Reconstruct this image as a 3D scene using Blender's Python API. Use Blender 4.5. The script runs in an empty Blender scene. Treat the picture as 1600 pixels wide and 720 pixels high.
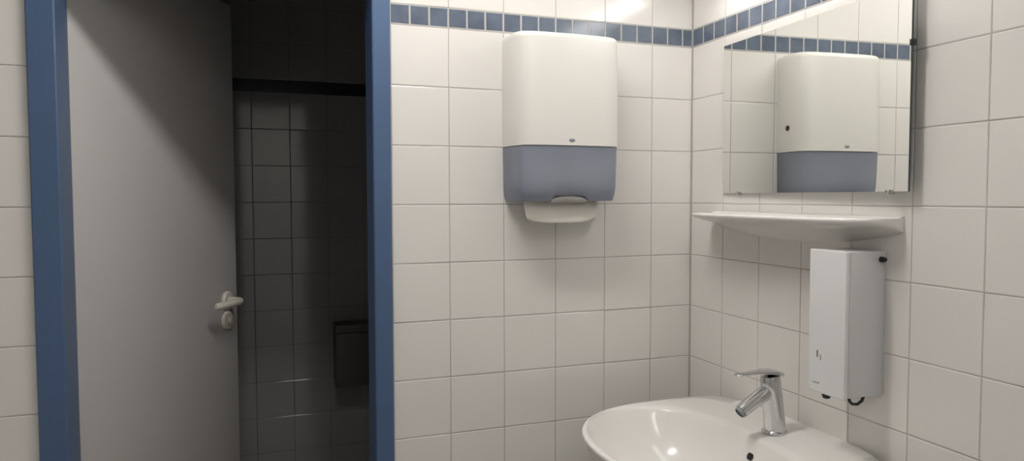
import bpy, bmesh, math, random
from mathutils import Vector, Matrix
random.seed(7)
SC=bpy.context.scene; COL=SC.collection
PI=math.pi
# ------------------------------------------------------------------ camera
F=1115.66; YAW=.3462; PITCH=.0472; ROLL=-.0022
CAM=Vector((-1.2104,-1.8025,1.4179))
fw=Vector((math.sin(YAW)*math.cos(PITCH),math.cos(YAW)*math.cos(PITCH),-math.sin(PITCH)))
r0=Vector((math.cos(YAW),-math.sin(YAW),0)); u0=r0.cross(fw)
cr=r0*math.cos(ROLL)+u0*math.sin(ROLL); cu=-r0*math.sin(ROLL)+u0*math.cos(ROLL)
cd=bpy.data.cameras.new('camera'); cam=bpy.data.objects.new('camera',cd); COL.objects.link(cam)
M=Matrix.Identity(4)
for i in range(3):
    M[i][0]=cr[i]; M[i][1]=cu[i]; M[i][2]=-fw[i]; M[i][3]=CAM[i]
cam.matrix_world=M
cd.sensor_width=36; cd.sensor_fit='HORIZONTAL'; cd.lens=F/1600*36; cd.clip_start=.02
SC.camera=cam
SC.view_settings.view_transform='Standard'
SC.view_settings.look='None'
# measuring: where a sight line of the photograph meets a plane of the room
def ray(px,py): return (fw+cr*((px-800)/F)+cu*((360-py)/F))
def on(px,py,p,n):
    d=ray(px,py); n=Vector(n); return CAM+d*((Vector(p)-CAM).dot(n)/d.dot(n))
def onY(px,py,y): return on(px,py,(0,y,0),(0,1,0))
def onX(px,py,x): return on(px,py,(x,0,0),(1,0,0))
def onZ(px,py,z): return on(px,py,(0,0,z),(0,0,1))
# ------------------------------------------------------------------ materials
def srgb(r,g,b):
    f=lambda c:(c/255/12.92 if c/255<=.04045 else ((c/255+.055)/1.055)**2.4)
    return (f(r),f(g),f(b),1)
def mat(name,col,rough=.5,metal=0.,noise=.0,nscale=20,bump=0.,bscale=60,spec=.5,coat=0.,emit=None,estr=0,alpha=1.):
    m=bpy.data.materials.new(name); m.use_nodes=True
    nt=m.node_tree; b=nt.nodes['Principled BSDF']
    b.inputs['Base Color'].default_value=col; b.inputs['Roughness'].default_value=rough
    b.inputs['Metallic'].default_value=metal; b.inputs['Specular IOR Level'].default_value=spec
    b.inputs['Coat Weight'].default_value=coat; b.inputs['Alpha'].default_value=alpha
    tc=nt.nodes.new('ShaderNodeTexCoord')
    if noise>0:
        n=nt.nodes.new('ShaderNodeTexNoise'); n.inputs['Scale'].default_value=nscale; n.inputs['Detail'].default_value=4
        nt.links.new(tc.outputs['Object'],n.inputs['Vector'])
        mx=nt.nodes.new('ShaderNodeMix'); mx.data_type='RGBA'
        mx.inputs[6].default_value=tuple(c*(1-noise) for c in col[:3])+(1,)
        mx.inputs[7].default_value=tuple(min(1,c*(1+noise)) for c in col[:3])+(1,)
        nt.links.new(n.outputs['Fac'],mx.inputs[0]); nt.links.new(mx.outputs[2],b.inputs['Base Color'])
    if bump>0:
        n2=nt.nodes.new('ShaderNodeTexNoise'); n2.inputs['Scale'].default_value=bscale
        nt.links.new(tc.outputs['Object'],n2.inputs['Vector'])
        bp=nt.nodes.new('ShaderNodeBump'); bp.inputs['Strength'].default_value=bump; bp.inputs['Distance'].default_value=.01
        nt.links.new(n2.outputs['Fac'],bp.inputs['Height']); nt.links.new(bp.outputs['Normal'],b.inputs['Normal'])
    if emit:
        b.inputs['Emission Color'].default_value=emit; b.inputs['Emission Strength'].default_value=estr
    return m
TILE=mat('glazed_white_tile',(.752,.73,.694,1),.12,noise=.025,nscale=6,bump=.06,bscale=9)
GROUT=mat('grey_grout',(.45,.43,.405,1),.9,noise=.25,nscale=25)
MGROUT=mat('grey_border_grout',(.44,.43,.41,1),.9,noise=.2,nscale=40)
MOSA=mat('blue_mosaic_tile',srgb(97,107,122),.18,noise=.5,nscale=17,bump=.05,bscale=14)
DTILE=mat('shaded_cubicle_tile',(.26,.26,.265,1),.11,noise=.06,nscale=6,spec=.85)  # wall tile, grout and border copies with the cubicle's shade in their colours
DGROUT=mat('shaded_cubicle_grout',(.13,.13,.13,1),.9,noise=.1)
DMOSA=mat('shaded_cubicle_mosaic',(.014,.015,.02,1),.25,noise=.1)
PAINT=mat('white_wall_paint',(.80,.79,.77,1),.7,noise=.02,bump=.05,bscale=200)
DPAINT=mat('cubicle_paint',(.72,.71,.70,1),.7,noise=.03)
FLOOR=mat('grey_floor_tile',(.32,.31,.295,1),.5,noise=.15,nscale=30)
BLUE=mat('blue_enamel_frame',srgb(73,97,131),.38,noise=.03,nscale=12,bump=.02,bscale=150)
LEAF=mat('grey_door_laminate',(.48,.465,.45,1),.5,noise=.02,nscale=40,bump=.02,bscale=250)
CREAM=mat('cream_plastic',(.75,.735,.69,1),.3,noise=.01)
HANDLE=mat('ivory_nylon',(.62,.595,.52,1),.32,noise=.03)
SMOKE=mat('smoky_blue_plastic',srgb(142,148,164),.12,noise=.16,nscale=6,alpha=.74)
LIP=mat('pale_outlet_plastic',srgb(186,185,182),.35,noise=.03)
INNER=mat('inner_paper',(.82,.82,.80,1),.8,noise=.05)
DARKP=mat('dark_recess',(.03,.03,.035,1),.6,noise=.1)
BLACK=mat('black_plastic',(.012,.012,.013,1),.35,noise=.1)
PAPER=mat('white_paper',(.72,.69,.63,1),.9,noise=.03,nscale=60,bump=.1,bscale=120)
CERAM=mat('white_sanitary_ceramic',(.79,.772,.74,1),.16,noise=.01)
METALW=mat('white_enamelled_metal',(.76,.76,.76,1),.3,noise=.01)
METALB=mat('shaded_white_enamelled_metal',(.66,.66,.66,1),.32,noise=.02)  # soap box enamel, greyed to put the side's shade into the colour
CHROME=mat('satin_chrome',(.62,.62,.63,1),.12,1,noise=.02)
MIRR=mat('silvered_mirror',(.85,.86,.835,1),.004,1,noise=.004)
MEDGE=mat('mirror_edge',(.05,.07,.065,1),.3,noise=.1)
GREYM=mat('grey_print',(.26,.27,.29,1),.5,noise=.05)
DARKM=mat('dark_print',(.10,.10,.11,1),.5,noise=.05)
DBOX=mat('brown_black_plastic',(.06,.054,.05,1),.4,noise=.1)
LAMP=mat('lit_diffuser',(.9,.9,.9,1),.5,noise=.01,emit=(1,.965,.93,1),estr=41)
LAMP2=mat('lit_diffuser_dim',(.9,.9,.9,1),.5,noise=.01,emit=(1,.965,.93,1),estr=17)
LAMP3=mat('lit_tube',(.9,.9,.9,1),.5,noise=.01,emit=(1,.98,.95,1),estr=18)
# ------------------------------------------------------------------ helpers
def finish(name,bm,mats,parent=None,smooth=True,ang=35,origin=None):
    bmesh.ops.recalc_face_normals(bm,faces=bm.faces)
    return link(name,bm,mats,parent,smooth,ang,origin)
def link(name,bm,mats,parent=None,smooth=True,ang=35,origin=None):
    me=bpy.data.meshes.new(name)
    if parent is not None:
        rt=parent
        while rt.parent: rt=rt.parent
        off=Vector(rt.location)
        inv=Matrix.Rotation(-rt.rotation_euler.z,4,'Z')@Matrix.Translation(-off)
        bmesh.ops.transform(bm,matrix=inv,verts=bm.verts)
    elif origin!='world':
        xs=[v.co for v in bm.verts]
        mn=Vector((min(c.x for c in xs),min(c.y for c in xs),min(c.z for c in xs)))
        mx=Vector((max(c.x for c in xs),max(c.y for c in xs),max(c.z for c in xs)))
        org=Vector(((mn.x+mx.x)/2,(mn.y+mx.y)/2,mn.z))
        bmesh.ops.translate(bm,verts=bm.verts,vec=-org)
    bm.to_mesh(me); bm.free()
    for m in (mats if isinstance(mats,(list,tuple)) else [mats]): me.materials.append(m)
    if smooth:
        for p in me.polygons: p.use_smooth=True
        me.set_sharp_from_angle(angle=math.radians(ang))
    o=bpy.data.objects.new(name,me); COL.objects.link(o)
    if parent is not None: o.parent=parent
    elif origin!='world': o.location=org
    return o
def thing(name,label,cat,loc,rz=0,kind=None):
    o=bpy.data.objects.new(name,None); COL.objects.link(o); o.empty_display_size=.05
    o.location=loc; o.rotation_euler=(0,0,rz); o['label']=label; o['category']=cat
    if kind: o['kind']=kind
    return o
def tag(o,label,cat,kind=None,group=None):
    o['label']=label; o['category']=cat
    if kind: o['kind']=kind
    if group: o['group']=group
    return o
def box(bm,a,b,bev=0,seg=3,mi=0,mtx=None):
    t=bmesh.new(); bmesh.ops.create_cube(t,size=1)
    a=Vector(a); b=Vector(b)
    for v in t.verts:
        v.co=Vector(((a[i]+b[i])/2+v.co[i]*abs(b[i]-a[i])) for i in range(3))
    if bev>0: bmesh.ops.bevel(t,geom=t.edges[:],offset=bev,segments=seg,affect='EDGES',profile=.5)
    if mtx: bmesh.ops.transform(t,matrix=mtx,verts=t.verts)
    for f in t.faces: f.material_index=mi
    merge(bm,t)
def merge(bm,t):
    bmesh.ops.recalc_face_normals(t,faces=t.faces)
    me=bpy.data.meshes.new('tmp'); t.to_mesh(me); t.free(); bm.from_mesh(me); bpy.data.meshes.remove(me)
def loft(bm,rings,cap0=True,cap1=True,mi=0,closed=True):
    t=bmesh.new(); R=[[t.verts.new(p) for p in r] for r in rings]; n=len(R[0])
    for a,b in zip(R,R[1:]):
        for i in range(n if closed else n-1):
            j=(i+1)%n
            t.faces.new((a[i],a[j],b[j],b[i]))
    if cap0: t.faces.new(R[0][::-1])
    if cap1: t.faces.new(R[-1])
    for f in t.faces: f.material_index=mi
    merge(bm,t)
def tube(bm,pts,rad,n=20,flat=1.0,up=(0,0,1),mi=0,cap=True):
    pts=[Vector(p) for p in pts]; up=Vector(up); rings=[]
    for i,p in enumerate(pts):
        d=(pts[min(i+1,len(pts)-1)]-pts[max(i-1,0)]).normalized()
        s=d.cross(up)
        if s.length<1e-4: s=d.cross(Vector((0,1,0)))
        s.normalize(); w=s.cross(d).normalized()
        r=rad[i] if isinstance(rad,(list,tuple)) else rad
        f=flat[i] if isinstance(flat,(list,tuple)) else flat
        rings.append([p+s*(r*math.cos(2*PI*k/n))+w*(r*f*math.sin(2*PI*k/n)) for k in range(n)])
    loft(bm,rings,cap,cap,mi)
def lathe(bm,prof,org,axis,n=32,mi=0):
    axis=Vector(axis).normalized(); s=axis.orthogonal().normalized(); w=axis.cross(s); org=Vector(org)
    rings=[[org+axis*h+(s*math.cos(2*PI*k/n)+w*math.sin(2*PI*k/n))*max(r,1e-4) for k in range(n)] for r,h in prof]
    loft(bm,rings,True,True,mi)
# ------------------------------------------------------------------ tiled walls
T=.15; ZT=.1508
A0=.1328; B0=.1547
def rows(ztop):
    out=[]; z=1.85
    k=0
    while z>0: out.append((max(0,z-ZT),z,0)); z-=ZT
    out.append((1.852,1.902,1))
    z=1.902
    while z<ztop: out.append((z,min(ztop,z+ZT),0)); z+=ZT
    return out
def tile_field(bm,org,U,N,u0,regions,gap=.0022,ztop=2.5,idx=(0,1,2,0)):
    """tiles as raised, softly edged plates; u measured along U from org; regions = (umin,umax,zmin,zmax)"""
    U=Vector(U); N=Vector(N); org=Vector(org); Z=Vector((0,0,1)); gap0=gap
    def quad(a,b,c,d,h,m):
        f=bm.faces.new([bm.verts.new(org+U*u+Z*z+N*h) for u,z in ((a,c),(b,c),(b,d),(a,d))]); f.material_index=m
    for (ua,ub,za,zb) in regions:
        quad(ua-.003,ub,za,zb,-.0006,idx[0])
        if za<1.85: quad(ua,ub,1.8505,1.9035,-.0003,idx[3])
        for (z0,z1,kind) in rows(ztop):
            step=T/3 if kind else T
            gap=.0040 if kind else gap0
            k=math.floor((ua-u0)/step)-1
            while u0+k*step<ub:
                a=max(ua,u0+k*step)+gap/2; b=min(ub,u0+(k+1)*step)-gap/2; c=max(za,z0)+gap/2; d=min(zb,z1)-gap/2
                k+=1
                if b-a<.004 or d-c<.004: continue
                t1=random.gauss(0,.0026); t2=random.gauss(0,.0026)
                uc=(a+b)/2; zc=(c+d)/2; e=.0014
                def P(u,z,h): return org+U*u+Z*z+N*(h+ (t1*(u-uc)+t2*(z-zc) if h>-.0005 else 0))
                lo=[bm.verts.new(P(u,z,-.0006)) for u,z in ((a,c),(b,c),(b,d),(a,d))]
                mi=[bm.verts.new(P(u,z,-.0001)) for u,z in ((a+e*.3,c+e*.3),(b-e*.3,c+e*.3),(b-e*.3,d-e*.3),(a+e*.3,d-e*.3))]
                hi=[bm.verts.new(P(u,z,0.0003)) for u,z in ((a+e,c+e),(b-e,c+e),(b-e,d-e),(a+e,d-e))]
                m=idx[2] if kind else idx[1]
                fs=[bm.faces.new(hi)]
                for p,q in ((lo,mi),(mi,hi)):
                    for i in range(4): fs.append(bm.faces.new((p[i],p[(i+1)%4],q[(i+1)%4],q[i])))
                for f in fs: f.material_index=m
def wall(name,build,mats,label):
    bm=bmesh.new(); build(bm)
    o=link(name,bm,mats,None,False,origin='world'); tag(o,label,'wall','structure'); return o
H=2.5
XL=-1.66; XLi=-1.605; XRi=onY(574,360,.098).x; XR=onY(611,360,0).x   # door frame: outer/inner edges
ZL=1.95   # frame opening height
XW=-2.6; YF=-3.2
hole=(XL+.02,XR-.01,ZL+.04)
def b_back(bm):
    for a,b in (((XW,.002,0),(hole[0],.10,H)),((hole[1],.002,0),(.0,.10,H)),((hole[0],.002,hole[2]),(hole[1],.10,H))):
        box(bm,a,b,mi=3)
    # u runs from the corner to the left
    tile_field(bm,(0,0,0),(-1,0,0),(0,-1,0),A0,[(0,-hole[1],0,H),(-hole[0],-XW,0,H),(-hole[1],-hole[0],hole[2],H)],idx=(0,1,2,4))
wall('wall_back',b_back,[GROUT,TILE,MOSA,PAINT,MGROUT],'white tiled wall with a blue mosaic border, holding the towel dispenser and doorway')
def b_right(bm):
    box(bm,(.002,YF,0),(.1,0.1,H),mi=3)
    tile_field(bm,(0,0,0),(0,-1,0),(-1,0,0),B0,[(0,-YF,0,H)],idx=(0,1,2,4))
wall('wall_right',b_right,[GROUT,TILE,MOSA,PAINT,MGROUT],'white tiled wall on the right behind the mirror, shelf and washbasin')
def b_l(bm): box(bm,(XW-.1,YF,0),(XW,.1,H))
wall('wall_left',b_l,[PAINT],'plain white wall out of the picture on the left')
def b_f(bm): box(bm,(XW-.1,YF-.1,0),(.1,YF,H))
wall('wall_front',b_f,[PAINT],'plain white wall behind the viewer')
# the dark cubicle behind the doorway
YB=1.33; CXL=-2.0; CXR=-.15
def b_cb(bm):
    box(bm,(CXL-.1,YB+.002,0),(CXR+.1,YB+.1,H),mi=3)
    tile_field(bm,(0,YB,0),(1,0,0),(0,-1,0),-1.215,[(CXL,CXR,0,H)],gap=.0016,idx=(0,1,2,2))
wall('wall_cubicle_back',b_cb,[DGROUT,DTILE,DMOSA,DPAINT],'dark unlit tiled rear wall of the toilet cubicle with tiles and border darkened for shade')
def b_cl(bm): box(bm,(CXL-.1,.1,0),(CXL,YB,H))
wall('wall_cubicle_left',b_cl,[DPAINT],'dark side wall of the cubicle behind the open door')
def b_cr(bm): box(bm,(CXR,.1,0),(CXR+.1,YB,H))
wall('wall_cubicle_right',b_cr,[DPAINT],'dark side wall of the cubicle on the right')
bm=bmesh.new(); box(bm,(XW-.1,YF-.1,-.1),(.1,YB+.1,0)); tag(link('floor',bm,FLOOR,None,False,origin='world'),'grey washroom floor','floor','structure')
bm=bmesh.new(); box(bm,(XW-.1,YF-.1,H),(.1,YB+.1,H+.1)); tag(link('ceiling',bm,PAINT,None,False,origin='world'),'white washroom ceiling','ceiling','structure')
# ------------------------------------------------------------------ door frame
bm=bmesh.new()
pf=-.016
def jamb(bm,xo,xi,sgn):
    # face towards the room, reveal, and a rebate lip for the leaf; profile swept up
    prof=[(xo,.0),(xo,pf+.003),(xo+sgn*.003,pf),(xi-sgn*.003,pf),(xi,pf+.003),(xi,.098),(xi-sgn*.015,.098),(xi-sgn*.015,.115),(xo,.115)]
    loft(bm,[[Vector((x,y,z)) for x,y in prof] for z in (0,ZL+.055)])
jamb(bm,XL,XLi,1); jamb(bm,XR,XRi,-1)
prof=[(ZL+.055,0),(ZL+.055,pf+.003),(ZL+.052,pf),(ZL+.003,pf),(ZL,pf+.003),(ZL,.098),(ZL+.055,.098)]
loft(bm,[[Vector((x,y,z)) for z,y in prof] for x in (XLi-.01,XRi+.01)])
tag(link('trim_1',bm,BLUE,None,True,30,origin='world'),'blue enamelled steel door frame around the dark doorway','door frame','structure')
# ------------------------------------------------------------------ door leaf
W=.67; HG=Vector((XLi-.002,.103,0))
# free edge lies on the sight line through px 368
d2=ray(368,360); d2=Vector((d2.x,d2.y)); c2=Vector((CAM.x,CAM.y)); h2=Vector((HG.x,HG.y))
aa=d2.dot(d2); bb=2*d2.dot(c2-h2); cc=(c2-h2).dot(c2-h2)-W*W
tt=(-bb+math.sqrt(bb*bb-4*aa*cc))/(2*aa); fe=c2+d2*tt
e=(fe-h2).normalized(); E=Vector((e.x,e.y,0)); NN=Vector((e.y,-e.x,0))
door=thing('door_1','light grey door leaf standing half open into the dark cubicle','door',HG,math.atan2(e.y,e.x),'structure')
LM=Matrix(((E.x,NN.x,0,HG.x),(E.y,NN.y,0,HG.y),(0,0,1,0),(0,0,0,1)))  # local (along, out, up)
def L(a,o,z): return LM@Vector((a,o,z))
bm=bmesh.new(); box(bm,(0,-.04,.008),(W,0,2.03),.002,2,mtx=LM); finish('leaf',bm,LEAF,door)
ph=on(354,469,HG,NN); ah=(ph-HG).dot(E); zh=ph.z
pk=on(355,500,HG,NN); zk=pk.z
for sd in (1,-1):
    o0=0 if sd>0 else -.04
    bm=bmesh.new(); lathe(bm,[(.029,0),(.029,.006),(.026,.010),(.0,.011)],L(ah,o0,zh),NN*sd); rs=finish('handle_rose',bm,HANDLE,door)
    bm=bmesh.new()
    tube(bm,[L(ah,o0+sd*.008,zh),L(ah,o0+sd*.035,zh),L(ah-.006,o0+sd*.05,zh),L(ah-.022,o0+sd*.057,zh),L(ah-.06,o0+sd*.058,zh),L(ah-.105,o0+sd*.056,zh),L(ah-.128,o0+sd*.052,zh),L(ah-.134,o0+sd*.05,zh)],
         [.0115,.0115,.0117,.0118,.0113,.0115,.0108,.007],flat=1.0)
    finish('lever_handle',bm,HANDLE,door)
    bm=bmesh.new(); lathe(bm,[(.029,0),(.029,.006),(.026,.009),(.0,.010)],L(ah,o0,zk),NN*sd); ks=finish('lock_rose',bm,HANDLE,door)
    bm=bmesh.new(); lathe(bm,[(.011,0),(.011,.014),(.008,.018),(0,.0185)],L(ah,o0+sd*.002,zk),NN*sd); finish('lock_knob',bm,HANDLE,ks)
# ------------------------------------------------------------------ dark box in the cubicle
zt=onY(540,508,YB-.12).z; zb_=onY(540,606,YB-.12).z
xb=onY(525,560,YB-.12).x
rt=thing('paper_dispenser','brown-black box-shaped dispenser on the dark rear wall of the cubicle','dispenser',(xb+.15,YB-.002,zb_))
bm=bmesh.new(); box(bm,(xb,YB-.12,zb_+.004),(xb+.3,YB-.001,zt-.035),.004,3); finish('body',bm,DBOX,rt)
bm=bmesh.new(); box(bm,(xb-.0005,YB-.1205,zt-.0345),(xb+.3005,YB-.001,zt),.004,3); lid=finish('lid',bm,DBOX,rt)
bm=bmesh.new(); box(bm,(xb+.05,YB-.10,zb_),(xb+.25,YB-.02,zb_+.005),.002,2); finish('outlet',bm,BLACK,rt)
# ------------------------------------------------------------------ towel dispenser
dp=.118
xr=onY(967,200,-.098).x; xl=onY(787,200,-.012).x
cx=(xl+xr)/2; hw=(xr-xl)/2
zt=onY(880,52,-.10).z; zs=onY(880,228,-dp).z; zb_=onY(880,314,-dp).z
td=thing('towel_dispenser','cream paper towel dispenser with smoky blue lower cover on the tiled back wall','towel dispenser',(cx,-.001,zb_))
def sect(hwz,dpz,z,n=64,ex=7.5,zf=None,back=-.001):
    out=[]
    for k in range(n+1):
        a=PI*k/n; c=math.cos(a); s=math.sin(a)
        x=hwz*math.copysign(abs(c)**(2/ex),c); y=-dpz*abs(s)**(2/ex)
        y-= .006*(1-(x/hw)**2)*(abs(s)>.3)     # gentle front bulge
        if x<0: x*=1-.08*(abs(y)/dp)**2        # slight draft towards the front
        out.append(Vector((cx+x,back+y,zf(x,y) if zf else z)))
    return out
def evens(ring,n=96):
    L_=[0]
    for a,b in zip(ring,ring[1:]): L_.append(L_[-1]+(b-a).length)
    out=[];j=0
    for k in range(n+1):
        t=L_[-1]*k/n
        while j<len(ring)-2 and L_[j+1]<t: j+=1
        q=(t-L_[j])/max(1e-9,L_[j+1]-L_[j]); out.append(ring[j].lerp(ring[j+1],min(1,q)))
    return out
bm=bmesh.new(); rings=[]
zz=[(zs+.0015,1,1),(zs+.003,1,1)]
for k in range(1,8): zz.append((zs+.003+(zt-.022-zs)*k/8,1.0+.006*k/8,1-.04*(k/8)**2))
for k in range(0,9):
    a=PI/2*k/8; zz.append((zt-.016+.016*math.sin(a),1.006-.055*(1-math.cos(a)),.96-.16*(1-math.cos(a))))
for z,sx,sy in zz: rings.append(evens(sect(hw*sx,dp*sy,z)))
loft(bm,rings); up=finish('upper_cover',bm,CREAM,td,ang=40)
bm=bmesh.new(); rings=[]
def zbot(x,y):
    f=max(0,1-abs(x)/(hw*.40)); f=min(1,f*3); f=f*f*(3-2*f)
    return zb_+.014*f*(1 if y<-.07 else 0)
for k in range(9):
    q=k/8; r=[]
    sx=1-.02*(1-q)-.03*max(0,1-q*6); sy=1-.05*(1-q)**2-.06*max(0,1-q*6)
    for p in evens(sect(hw*sx*.995,dp*sy*.985,0)):
        b=zbot(p.x-cx,p.y); p=Vector((p.x,p.y,b+(zs-b)*q)); r.append(p)
    rings.append(r)
loft(bm,rings); finish('lower_cover',bm,SMOKE,td,ang=40)
# what shows faintly through the smoky cover: the pale chute
bm=bmesh.new()
loft(bm,[[Vector((cx+u*hw,y,z)) for u,y in ((-w_,-.01),(w_,-.01),(w_,yf),(-w_,yf))] for z,w_,yf in ((zb_+.020,.62,-.084),(zb_+.034,.78,-.097),(zb_+.060,.84,-.103),(zs-.004,.86,-.105))])
finish('inner_chute',bm,INNER,td)
# rounded outlet tongue in the notch of the lower cover
bm=bmesh.new(); rings=[]
for k in range(21):
    a=k/20; u=-1+2*a; x=u*hw*.35; z=zb_+.002+.009*(1-abs(u)**2.5); hgt=.0145*(1-abs(u)**3)**.5+.001
    rings.append([Vector((cx+x,y,z+dz)) for y,dz in ((-dp+.030,-hgt),(-dp+.019,-hgt*.85),(-dp+.012,-hgt*.45),(-dp+.011,-.0005),(-dp+.014,.002),(-.06,.003),(-.06,-.004))])
loft(bm,rings); finish('outlet_lip',bm,LIP,td,ang=60)
pe=onY(894,219,-dp-.0068)
bm=bmesh.new()
lathe(bm,[(.0085,-.001),(.0085,.0008),(.0072,.0013),(0,.0014)],(pe.x,pe.y,pe.z),(0,-1,0))
for v in bm.verts: v.co.z=pe.z+(v.co.z-pe.z)*.5
em=finish('emblem',bm,GREYM,up)
# lock on the right side
bm=bmesh.new(); lathe(bm,[(.008,0),(.008,.003),(.006,.004),(0,.004)],(xr-.001,-.052,zs+.072),(1,0,0)); finish('lock',bm,BLACK,up)
# thin folded paper sheet hanging out of the slot
bm=bmesh.new()
pl=onY(820,335,-.08).x; pr=onY(934,335,-.08).x; zp=onY(880,346,-.08).z
zt_=zb_-.0012; rings=[]
for (q,y,wl,t_) in ((0,-.070,1.0,.0015),(.2,-.075,1.0,.0015),(.45,-.079,.99,.0015),(.7,-.081,.975,.0015),(.88,-.081,.955,.0015),(.96,-.080,.935,.0015),(1,-.079,.91,.001)):
    c=(pl+pr)/2; h=(pr-pl)/2; z=zt_+(zp-zt_)*q
    fr=[Vector((c+h*u*wl,y-.006*(1-u*u)*q+.002*math.sin(u*6+1)*q,z+(.006*abs(u)**6-.003*(1-u*u))*q)) for u in [-1+k/12 for k in range(25)]]
    rings.append(fr+[Vector((p.x,p.y+t_,p.z)) for p in reversed(fr)])
loft(bm,rings); tag(finish('paper_towel',bm,PAPER,ang=50),'folded white paper towel hanging out of the dispenser slot','paper towel')
# ------------------------------------------------------------------ mirror (its near edge stands a little off the wall)
TIL=math.radians(2.15); th=.005
mn=Vector((-math.cos(TIL),math.sin(TIL),0)); ml=Vector((-math.sin(TIL),-math.cos(TIL),0))
p0=onX(1130,200,-.007)
def onM(px,py): return on(px,py,p0,mn)
pa=onM(1130,200); pb=onM(1421,200)
wd=(pb-pa).dot(ml)
zb_=(onM(1128,301).z+onM(1420,300).z)/2; zt=(onM(1132,76).z+onM(1330,0).z)/2
mr=thing('wall_mirror','frameless rectangular mirror above the white ceramic shelf','mirror',(0,(pa.y+pb.y)/2,zb_))
MM=Matrix(((ml.x,mn.x,0,pa.x),(ml.y,mn.y,0,pa.y),(0,0,1,0),(0,0,0,1)))
bm=bmesh.new(); box(bm,(0,-th,zb_),(wd,0,zt),mtx=MM)
for f in bm.faces: f.material_index=0 if f.normal.dot(mn)>.9 else 1
link('mirror_pane',bm,[MIRR,MEDGE],mr,False)
bm=bmesh.new()
loft(bm,[[MM@Vector((a,o,z)) for a,o in ((.08,-th),(wd-.12,-th))]+[Vector((-.0005,(MM@Vector((a,0,0))).y,z)) for a in (wd-.12,.08)] for z in (zb_+.06,zt-.06)])
finish('backing_board',bm,DARKP,mr)
def clip(a,z,vert,w=.003):
    bm=bmesh.new()
    if vert: box(bm,(a-.008,-th-.003,z-.004),(a+.008,.003,z+.006),.001,2,mtx=MM)
    else: box(bm,(a-w,-th-.003,z-.006),(a+w,.003,z+.006),.001,2,mtx=MM)
    finish('clip',bm,CHROME if vert else BLACK,mr)
clip(.07,zb_-.002,True); clip(wd-.045,zb_-.002,True)
clip(wd+.001,onM(1423,66).z,False)
# ------------------------------------------------------------------ ceramic shelf
s1=-onX(1413,345,0).y; s0=.120
sc=(s0+s1)/2; hs=(s1-s0)/2; zsf=1.372; DS=.125
bm=bmesh.new(); rings=[]
N=56
for k in range(N+1):
    v=-1+2*k/N; v=math.copysign(1-(1-abs(v))**1.8,v)*.9995
    D=DS*(1-abs(v)**6)**(1/3.0)*(1-.06*v*v)+.004; g=max(0,1-abs(v)**2.6)
    s=sc+hs*v
    P=[(.0005,.005),(.004,.006),(.012,.002),(.02,.0),(D*.85,-.001),(D-.006,.001),(D-.002,.001),(D,-.001),(D+.0005,-.004),(D-.002,-.008),(D*.90,-.0115-.001*g),(D*.66,-.016-.006*g),(D*.44,-.019-.013*g),(D*.22,-.023-.027*g),(.0005,-.026-.034*g)]
    rings.append([Vector((-min(d,D+.001),-s,zsf+z)) for d,z in P])
loft(bm,rings); tag(finish('ceramic_shelf',bm,CERAM,ang=60),'white ceramic shelf with rounded underside between mirror and soap dispenser','shelf')
# ------------------------------------------------------------------ soap dispenser
dd=.105
p1=onX(1264,500,-dd); p2=onX(1320,500,-dd); 
zt=onX(1290,391,-dd).z; zb_=onX(1290,615,-dd).z
y1,y2=p1.y,p2.y
sd=thing('soap_dispenser','white metal box soap dispenser on the tiled wall above the basin tap','soap dispenser',(0,(y1+y2)/2,zb_))
bm=bmesh.new(); box(bm,(-dd+.012,y2,zb_),(-.001,y1,zt),.002,2); bd=finish('body',bm,METALB,sd)
bm=bmesh.new(); box(bm,(-dd,y2-.0012,zb_-.003),(-dd+.0115,y1+.0012,zt+.001),.003,3); fc=finish('front_cover',bm,METALW,sd)
for py,pz,w,h,m_ in ((1277,552,.0036,.014,DARKM),(1282,558,.0028,.012,GREYM)):
    q=onX(py,pz,-dd); bm=bmesh.new(); box(bm,(-dd-.0006,q.y-w/2,q.z-h/2),(-dd+.001,q.y+w/2,q.z+h/2),.0004,1); finish('level_slot',bm,m_,fc)
q=onX(1275,597,-dd); bm=bmesh.new(); box(bm,(-dd-.0006,q.y-.009,q.z-.0012),(-dd+.001,q.y+.009,q.z+.0012),.0004,1); finish('emblem',bm,GREYM,fc)
q=onX(1290,616,-dd+.01)
bm=bmesh.new(); lathe(bm,[(.004,-.012),(.0075,-.010),(.009,-.005),(.009,-.001),(.007,.006),(.006,.02)],(-dd+.012,q.y,zb_-.002),(0,0,1)); finish('push_button',bm,BLACK,sd)
bm=bmesh.new(); yq=y2+.016; xq=-.062
tube(bm,[(xq+.026,yq,zb_+.005),(xq+.026,yq,zb_-.005),(xq+.022,yq,zb_-.013),(xq+.010,yq,zb_-.019),(xq-.004,yq,zb_-.017),(xq-.011,yq,zb_-.010),(xq-.012,yq,zb_-.006)],.0032,12,up=(0,1,0)); finish('outlet_pipe',bm,BLACK,sd)
bm=bmesh.new(); lathe(bm,[(.006,0),(.006,.006),(.004,.012),(0,.0125)],(-.014,y2,zt-.017),(0,-1,0)); finish('lock',bm,BLACK,sd)
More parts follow.
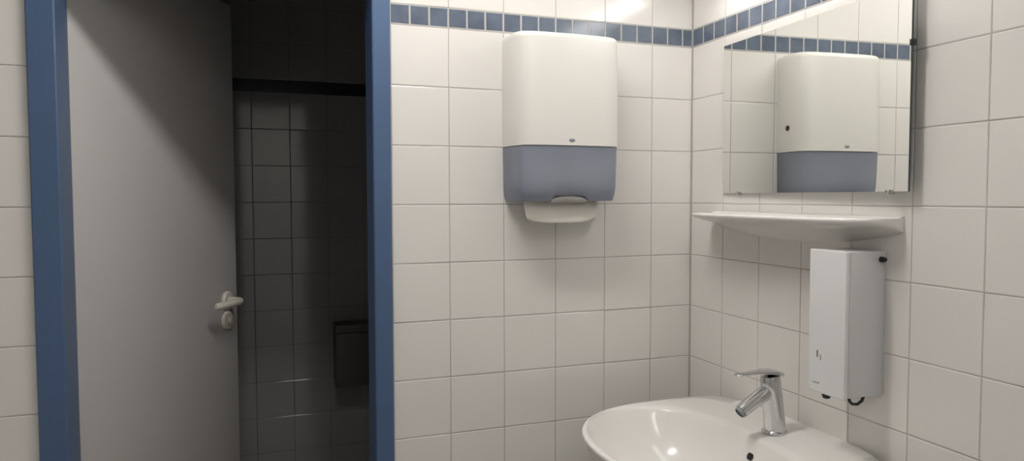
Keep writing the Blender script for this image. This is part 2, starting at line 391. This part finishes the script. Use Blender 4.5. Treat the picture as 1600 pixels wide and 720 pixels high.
# ------------------------------------------------------------------ washbasin
ZR=.873; SCN=.470; HWB=.315; DC=.22; DB=.53
def outer(a,sc_=1.,zz=0.):
    c=math.cos(a); s=math.sin(a)
    if s>=0: ex=2.3; d=DC+(DB-DC)*abs(s)**(2/ex)*sc_; u=HWB*math.copysign(abs(c)**(2/ex),c)*sc_
    else:
        ex=4.5; k=1. if sc_>.95 else sc_
        d=DC-(DC+.0005)*abs(s)**(2/ex)*k; u=HWB*math.copysign(abs(c)**(2/ex),c)*sc_*(1-.10*abs(s)**3)
    return Vector((-d,-(SCN+u),ZR+zz))
IC=.316
def inner(a,sc_=1.,zz=0.,dsh=0.):
    c=math.cos(a); s=math.sin(a); ex=2.3 if s>=0 else 2.6
    dep=(.193 if s>=0 else .166)
    u=.285*math.copysign(abs(c)**(2/ex),c)*sc_; d=IC+dsh+math.copysign(dep*abs(s)**(2/ex),s)*sc_
    return Vector((-d,-(SCN+u),ZR+zz))
NA=96; AN=[2*PI*k/NA for k in range(NA)]
def lift(p):   # rear deck rises a little towards the wall
    d=-p.x; return Vector((p.x,p.y,p.z+.008*max(0,1-d/.12)))
bm=bmesh.new(); rings=[]
for sc_,z in ((.30,-.175),(.55,-.165),(.76,-.125),(.90,-.07),(.96,-.035),(.985,-.017),(.998,-.009),(1.0,-.005),(.997,-.001),(.991,0)):
    rings.append([lift(outer(a,sc_,z)) if z>-.1 else outer(a,sc_,z) for a in AN])
o_=[lift(outer(a,.991,0)) for a in AN]; i_=[inner(a,1.0,-.003) for a in AN]
for q in (.3,.6,.85): rings.append([p.lerp(r,q)+Vector((0,0,.001*math.sin(PI*q))) for p,r in zip(o_,i_)])
for sc_,z,ds in ((1.0,-.004,0),(.982,-.010,0),(.95,-.028,0),(.89,-.058,-.002),(.79,-.092,-.006),(.63,-.122,-.012),(.42,-.140,-.02),(.22,-.147,-.025),(.09,-.149,-.028)):
    rings.append([inner(a,sc_,z,ds) for a in AN])
loft(bm,rings)
wb=thing('washbasin','white ceramic washbasin fixed to the tiled wall under the shelf','washbasin',(0,-SCN,ZR-.175))
bw=finish('bowl',bm,CERAM,wb,ang=70)
# overflow hole on the rear slope of the bowl
po=inner(-PI/2,.92,-.043)+Vector((0,-.018,0))
bm=bmesh.new()
nx=Vector((-.82,0,.57)).normalized()
lathe(bm,[(.0095,-.003),(.0095,.0012),(.0075,.0016),(0,.0012)],po,nx); finish('overflow_hole',bm,BLACK,bw)
pd=inner(0,0,-.149,-.028)
bm=bmesh.new(); lathe(bm,[(.024,-.004),(.024,.003),(.020,.005),(.016,.003),(0,.003)],pd,(0,0,1)); finish('drain',bm,CHROME,bw)
# ------------------------------------------------------------------ mixer tap
fs=.482; fd=.092
tz=ZR+.002
def Tp(d,z,ds=0): return Vector((-d,-(fs+ds),tz+z))
tp=thing('mixer_tap','chrome single lever mixer tap on the rear deck of the basin','tap',(-fd,-fs,tz))
bm=bmesh.new(); lathe(bm,[(.0280,0),(.0280,.004),(.0258,.007),(.0245,.008)],Tp(fd,0),(0,0,1)); finish('base_ring',bm,CHROME,tp)
bm=bmesh.new(); tube(bm,[Tp(fd,.004),Tp(fd+.002,.03),Tp(fd+.006,.07),Tp(fd+.011,.105),Tp(fd+.014,.127),Tp(fd+.0145,.133),Tp(fd+.0148,.135)],[.0246,.0238,.0232,.0228,.0226,.021,.017],32,up=(0,1,0)); finish('tap_body',bm,CHROME,tp)
bm=bmesh.new(); tube(bm,[Tp(fd+.004,.103),Tp(fd+.03,.093),Tp(fd+.055,.0805),Tp(fd+.080,.066),Tp(fd+.093,.058)],[.0182,.0174,.0164,.0156,.0152],28,up=(0,1,0)); sp=finish('spout',bm,CHROME,tp)
ax=Vector((-.012,0,-.0085)).normalized()
bm=bmesh.new(); lathe(bm,[(.0130,0),(.0130,.006),(.0114,.008),(.011,.004),(0,.004)],Tp(fd+.092,.0587),ax); finish('aerator',bm,GREYM,sp)
bm=bmesh.new(); rings=[]
for d,z,w,th in ((-.012,.131,.014,.006),(-.008,.134,.021,.011),(.006,.1375,.0232,.012),(.022,.140,.0215,.010),(.045,.1405,.0165,.007),(.072,.140,.0130,.0055),(.096,.1395,.0115,.005),(.106,.139,.010,.0045),(.109,.139,.006,.0035)):
    r=[]
    for k in range(20):
        a=2*PI*k/20; r.append(Tp(fd+d,z+.003+th*.5*math.copysign(abs(math.sin(a))**.7,math.sin(a)),w*math.copysign(abs(math.cos(a))**.7,math.cos(a))))
    rings.append(r)
loft(bm,rings); finish('lever',bm,CHROME,tp)
# ------------------------------------------------------------------ lamps
def ceiling_lamp(a,b,m,label):
    lp=thing('ceiling_lamp',label,'lamp',((a[0]+b[0])/2,(a[1]+b[1])/2,H-.075))
    bm=bmesh.new(); box(bm,(a[0]-.015,a[1]-.015,H-.05),(b[0]+.015,b[1]+.015,H-.0005),.004,2); finish('housing',bm,METALW,lp)
    bm=bmesh.new(); box(bm,(a[0],a[1],H-.075),(b[0],b[1],H-.0505),.01,3); finish('diffuser',bm,m,lp)
ceiling_lamp((-1.25,-.60),(-.60,-.48),LAMP,'bright white ceiling lamp parallel to the towel dispenser wall')
ceiling_lamp((-.95,-2.7),(-.80,-1.6),LAMP2,'long white ceiling lamp behind the viewer')
zl=2.03
wl=thing('wall_lamp','slim tubular white lamp on the tiled wall above the mirror','lamp',(0,-.45,zl-.03))
bm=bmesh.new(); box(bm,(-.05,-.77,zl-.028),(-.001,-.13,zl+.028),.005,3); finish('housing',bm,METALW,wl)
bm=bmesh.new(); tube(bm,[(-.075,-.75,zl),(-.075,-.15,zl)],.016,20); finish('lamp_tube',bm,LAMP3,wl)
for yy in (-.755,-.145):
    bm=bmesh.new(); box(bm,(-.093,yy-.008,zl-.019),(-.049,yy+.008,zl+.019),.003,2); finish('end_socket',bm,METALW,wl)
w=bpy.data.worlds.new('world'); SC.world=w; w.use_nodes=True; w.node_tree.nodes['Background'].inputs[0].default_value=(0,0,0,1)
